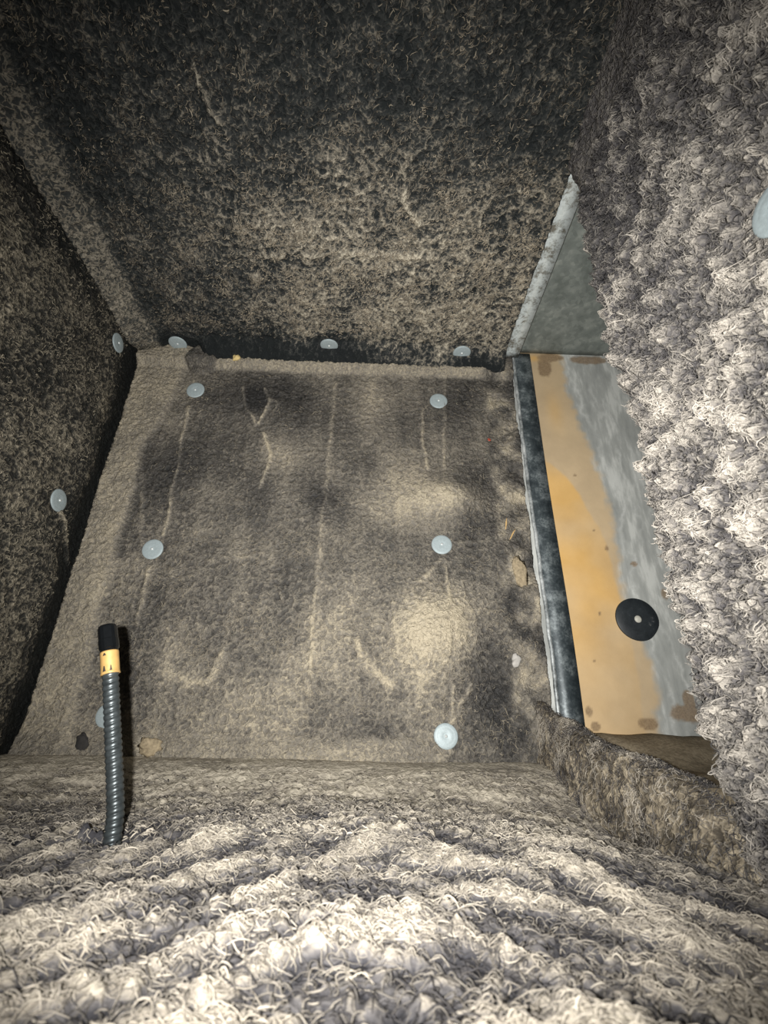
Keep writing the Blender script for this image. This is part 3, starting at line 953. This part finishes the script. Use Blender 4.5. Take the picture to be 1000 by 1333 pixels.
# black round washer on the orange panel
M_black = galvanised_mat('black_speckled_rubber', [(0.25, (0.010, 0.013, 0.015)), (0.66, (0.022, 0.027, 0.031)), (0.82, (0.20, 0.20, 0.19))], 130, 0.5, 0.0)
M_white = plain_mat('chalk_white_pin', (0.50, 0.49, 0.43), 0.7, 0.0, 0.3)
R1 = 0.047 * S
root = link('black_washer', None, label='round black washer with white centre on the orange-stained panel', category='washer')
root.matrix_world = Matrix.Translation(W((0.580, 1.0175, 0.239))) @ frame_from((0, -1, 0), 0.0, 0.03)
wob = lambda a: 1.0 + 0.012 * math.cos(2 * a + 0.8) + (-0.05 * max(0, math.cos(a - 5.6)) ** 12)
link('disc', lathe('disc', [(0.0001, -0.001), (R1 * 1.0, -0.0012), (R1 * 1.0, 0.0008), (R1 * 0.97, 0.0014), (R1 * 0.5, 0.0020), (0.0001, 0.0022)], M_black, 48, wob), root)
link('pin_head', lathe('pin_head', [(0.0001, 0.0), (R1 * 0.165, 0.0), (R1 * 0.165, 0.003), (R1 * 0.10, 0.0040), (0.0001, 0.0042)], M_white, 18), root)

# ------------------------------------------------------------------ ribbed metal hose standing in the floor
M_tube = plain_mat('ribbed_grey_steel', (0.062, 0.072, 0.075), 0.36, 0.6, 0.5, 0.35, 250)
M_brass = plain_mat('yellow_brass_band', (0.50, 0.31, 0.11), 0.42, 0.3, 0.5, 0.12, 200)
M_cap = plain_mat('gloss_black_cap', (0.004, 0.0045, 0.005), 0.16, 0.0, 0.45, 0.1)
M_mark = plain_mat('black_print', (0.015, 0.013, 0.010), 0.6)
path = np.array([(-0.2455, 0.556, -0.150), (-0.2455, 0.555, -0.102), (-0.2485, 0.555, -0.076), (-0.256, 0.555, -0.050), (-0.269, 0.555, -0.008), (-0.283, 0.555, 0.037),
                 (-0.2885, 0.555, 0.055), (-0.296, 0.555, 0.079), (-0.306, 0.555, 0.107)])


def smooth_path(P, n):
    d = np.concatenate([[0], np.cumsum(np.linalg.norm(np.diff(P, axis=0), axis=1))])
    u = np.linspace(0, d[-1], n)
    Q = np.stack([np.interp(u, d, P[:, k]) for k in range(3)], -1)
    ker = np.hanning(max(5, n // 8) | 1)
    ker /= ker.sum()
    pad = len(ker) // 2
    for k in range(3):
        g0 = Q[1, k] - Q[0, k]
        g1 = Q[-1, k] - Q[-2, k]
        ext = np.concatenate([Q[0, k] + g0 * np.arange(-pad, 0), Q[:, k], Q[-1, k] + g1 * np.arange(1, pad + 1)])
        Q[:, k] = np.convolve(ext, ker, 'valid')
    return Q, u


def tube(name, P, rad_fn, mat, seg=20, cap=True, smooth=True):
    T = np.gradient(P, axis=0)
    T /= np.linalg.norm(T, axis=1, keepdims=True)
    A = np.cross(T, np.array([0, 1.0, 0]))
    A /= np.linalg.norm(A, axis=1, keepdims=True)
    B = np.cross(T, A)
    d = np.concatenate([[0], np.cumsum(np.linalg.norm(np.diff(P, axis=0), axis=1))])
    ang = 2 * np.pi * np.arange(seg) / seg
    R = rad_fn(d[:, None], ang[None, :])
    V = P[:, None, :] + R[..., None] * (np.cos(ang)[None, :, None] * A[:, None, :] + np.sin(ang)[None, :, None] * B[:, None, :])
    n = len(P)
    idx = np.arange(n * seg).reshape(n, seg)
    nx = np.roll(idx, -1, 1)
    q = np.stack([idx[:-1], nx[:-1], nx[1:], idx[1:]], -1).reshape(-1, 4)
    V = V.reshape(-1, 3)
    if cap:
        V = np.concatenate([V, P[:1], P[-1:]])
        a, b = n * seg, n * seg + 1
        c0 = np.stack([np.full(seg, a), nx[0], idx[0], np.full(seg, a)], -1)[:, :3]
        c1 = np.stack([np.full(seg, b), idx[-1], nx[-1]], -1)
        me = bpy.data.meshes.new(name)
        me.from_pydata([tuple(v) for v in toW(V)], [], [tuple(int(x) for x in f) for f in q] + [tuple(int(x) for x in f) for f in np.concatenate([c0, c1])])
        me.materials.append(mat)
        for p in me.polygons:
            p.use_smooth = smooth
        return me
    return np_mesh(name, toW(V), q, None, mat, smooth)


Pfull, u = smooth_path(path, 900)
tot = u[-1]
L_cap, L_band = 0.031, 0.025
RT = 0.0082
i_band = int(900 * (tot - L_cap - L_band) / tot)
i_cap = int(900 * (tot - L_cap) / tot)
pitch = 0.0060


def rib(d, a):
    ph = (d / pitch - a / (2 * np.pi)) % 1.0
    return RT * (0.84 + 0.18 * np.sin(np.pi * ph) ** 0.6)


hose = link('flexible_hose', None, label='ribbed grey metal hose with brass band and black tip standing in the floor', category='hose')
link('ribbed_tube', tube('ribbed_tube', Pfull[:i_band + 4:2], rib, M_tube, 24), hose)
band = link('brass_band', tube('brass_band', Pfull[i_band:i_cap + 3:4], lambda d, a: 0.0094 + 0.0005 * np.exp(-(d / 0.002) ** 2) + 0 * a, M_brass, 28), hose)
cp = Pfull[i_cap:]


def cap_r(d, a):
    L = L_cap
    prof = np.where(d < 0.003, 0.0092, 0.0104)
    prof = prof - 0.0018 * np.clip((d - (L - 0.004)) / 0.004, 0, 1) ** 1.5
    facet = np.cos(np.pi / 8) / np.cos(((a + 0.2) % (np.pi / 4)) - np.pi / 8)
    return prof * (0.35 + 0.65 * np.where(d < L * 0.45, 1.0, facet))


link('black_tip', tube('black_tip', cp[::3], cap_r, M_cap, 16, True, False), hose)


def mark(i, da, w, h):
    """small curved black mark printed on the band, facing the lens side"""
    P = Pfull[i]
    T = Pfull[i + 5] - Pfull[i]
    T = T / np.linalg.norm(T)
    A = np.cross(T, np.array([0, 1.0, 0]))
    A /= np.linalg.norm(A)
    B = np.cross(T, A)
    V = []
    for kk, sc in ((0.0, 1.0), (1.0, 0.25)):
        for j in range(5):
            a = math.pi * 0.5 + da + (j / 4 - 0.5) * w * sc
            for rad in (0.0093, 0.0100):
                V.append(P + T * h * (kk - 0.5) + rad * (math.cos(a) * A + math.sin(a) * B))
    V = np.array(V)
    Q = []
    for j in range(4):
        Q.append([1 + 2 * j, 3 + 2 * j, 13 + 2 * j, 11 + 2 * j])
        Q.append([2 * j, 10 + 2 * j, 12 + 2 * j, 2 + 2 * j])
    Q += [[0, 1, 11, 10], [8, 18, 19, 9]]
    return np_mesh('printed_mark', toW(V), np.array(Q), None, M_mark, False)


ib = i_band + 18
for i, da, w, h in ((ib, -0.2, 0.35, 0.006), (ib, 0.5, 0.25, 0.006), (i_cap - 14, -0.1, 0.4, 0.003)):
    link('printed_mark', mark(i, da, w, h), band)


# ------------------------------------------------------------------ loose debris
def crumb(name, surf, s, t, off, size, mat, label, cat, seed, long=(1, 1, 0.6), spin=0.0):
    """irregular chip: subdivided octahedral lump, size in units"""
    import bmesh
    bm = bmesh.new()
    bmesh.ops.create_icosphere(bm, subdivisions=3, radius=1.0)
    r = np.random.default_rng(seed)
    k = r.normal(0, 1, (6, 3))
    for v in bm.verts:
        c = np.array(v.co)
        m = 1 + 0.20 * sum(math.sin(4.0 * float(np.dot(c, kk)) + i) for i, kk in enumerate(k)) / 2
        v.co = Vector((c[0] * m * long[0], c[1] * m * long[1], c[2] * m * long[2])) * size * S
    me = bpy.data.meshes.new(name)
    bm.to_mesh(me)
    bm.free()
    for p in me.polygons:
        p.use_smooth = True
    me.materials.append(mat)
    o = link(name, me, label=label, category=cat)
    sa, ta = np.array([s]), np.array([t])
    p = surf.P(sa, ta, surf.hf(sa, ta) + off)[0]
    o.matrix_world = Matrix.Translation(W(p)) @ frame_from(surf.N, spin, 0.1)
    return o


M_yel = plain_mat('yellow_foam', (0.60, 0.46, 0.20), 0.8)
M_tan = plain_mat('tan_paper_flake', (0.29, 0.235, 0.155), 0.95, 0.0, 0.1, 0.3, 300, 0.6)
M_grey = plain_mat('pale_grey_chip', (0.38, 0.36, 0.33), 0.8)
M_red = plain_mat('rust_red_crumb', (0.35, 0.06, 0.03), 0.7)
M_straw = plain_mat('straw_sliver', (0.55, 0.36, 0.15), 0.7)
M_char = plain_mat('charcoal_chip', (0.028, 0.026, 0.024), 0.9)
crumb('foam_crumb', s_end, -0.387, 0.905, 0.004, 0.009, M_yel, 'yellow crumb on the top edge of the end wall', 'crumb', 1, (1, 1.1, 0.8))
crumb('liner_chip', s_end, 0.298, 0.144, 0.003, 0.012, M_grey, 'pale grey chip low on the ragged right edge of the end wall', 'chip', 2, (0.8, 1.1, 0.35))
crumb('rust_crumb', s_end, 0.284, 0.686, 0.002, 0.004, M_red, 'tiny red crumb high on the ragged right edge of the end wall', 'crumb', 3)
crumb('liner_flake', s_end, 0.326, 0.335, 0.003, 0.028, M_tan, 'tan flake of torn liner beside the blue-grey strip', 'flake', 4, (0.5, 1.2, 0.18), 0.2)
crumb('straw_sliver', s_end, 0.306, 0.452, 0.002, 0.016, M_straw, 'straw-coloured sliver on the ragged edge, the upper of two', 'sliver', 5, (0.10, 1.0, 0.10), -0.15)
crumb('straw_sliver', s_end, 0.318, 0.425, 0.002, 0.014, M_straw, 'straw-coloured sliver on the ragged edge, the lower of two', 'sliver', 6, (0.10, 1.0, 0.10), -0.5)
crumb('liner_flake', s_end, -0.405, -0.029, 0.004, 0.020, M_tan, 'tan flake at the foot of the end wall beside the hose shadow', 'flake', 8, (1.0, 0.8, 0.25))
crumb('charcoal_chip', s_end, -0.53, -0.025, 0.001, 0.014, M_char, 'dark chip at the lower left foot of the end wall', 'chip', 9, (0.8, 1.0, 0.25))
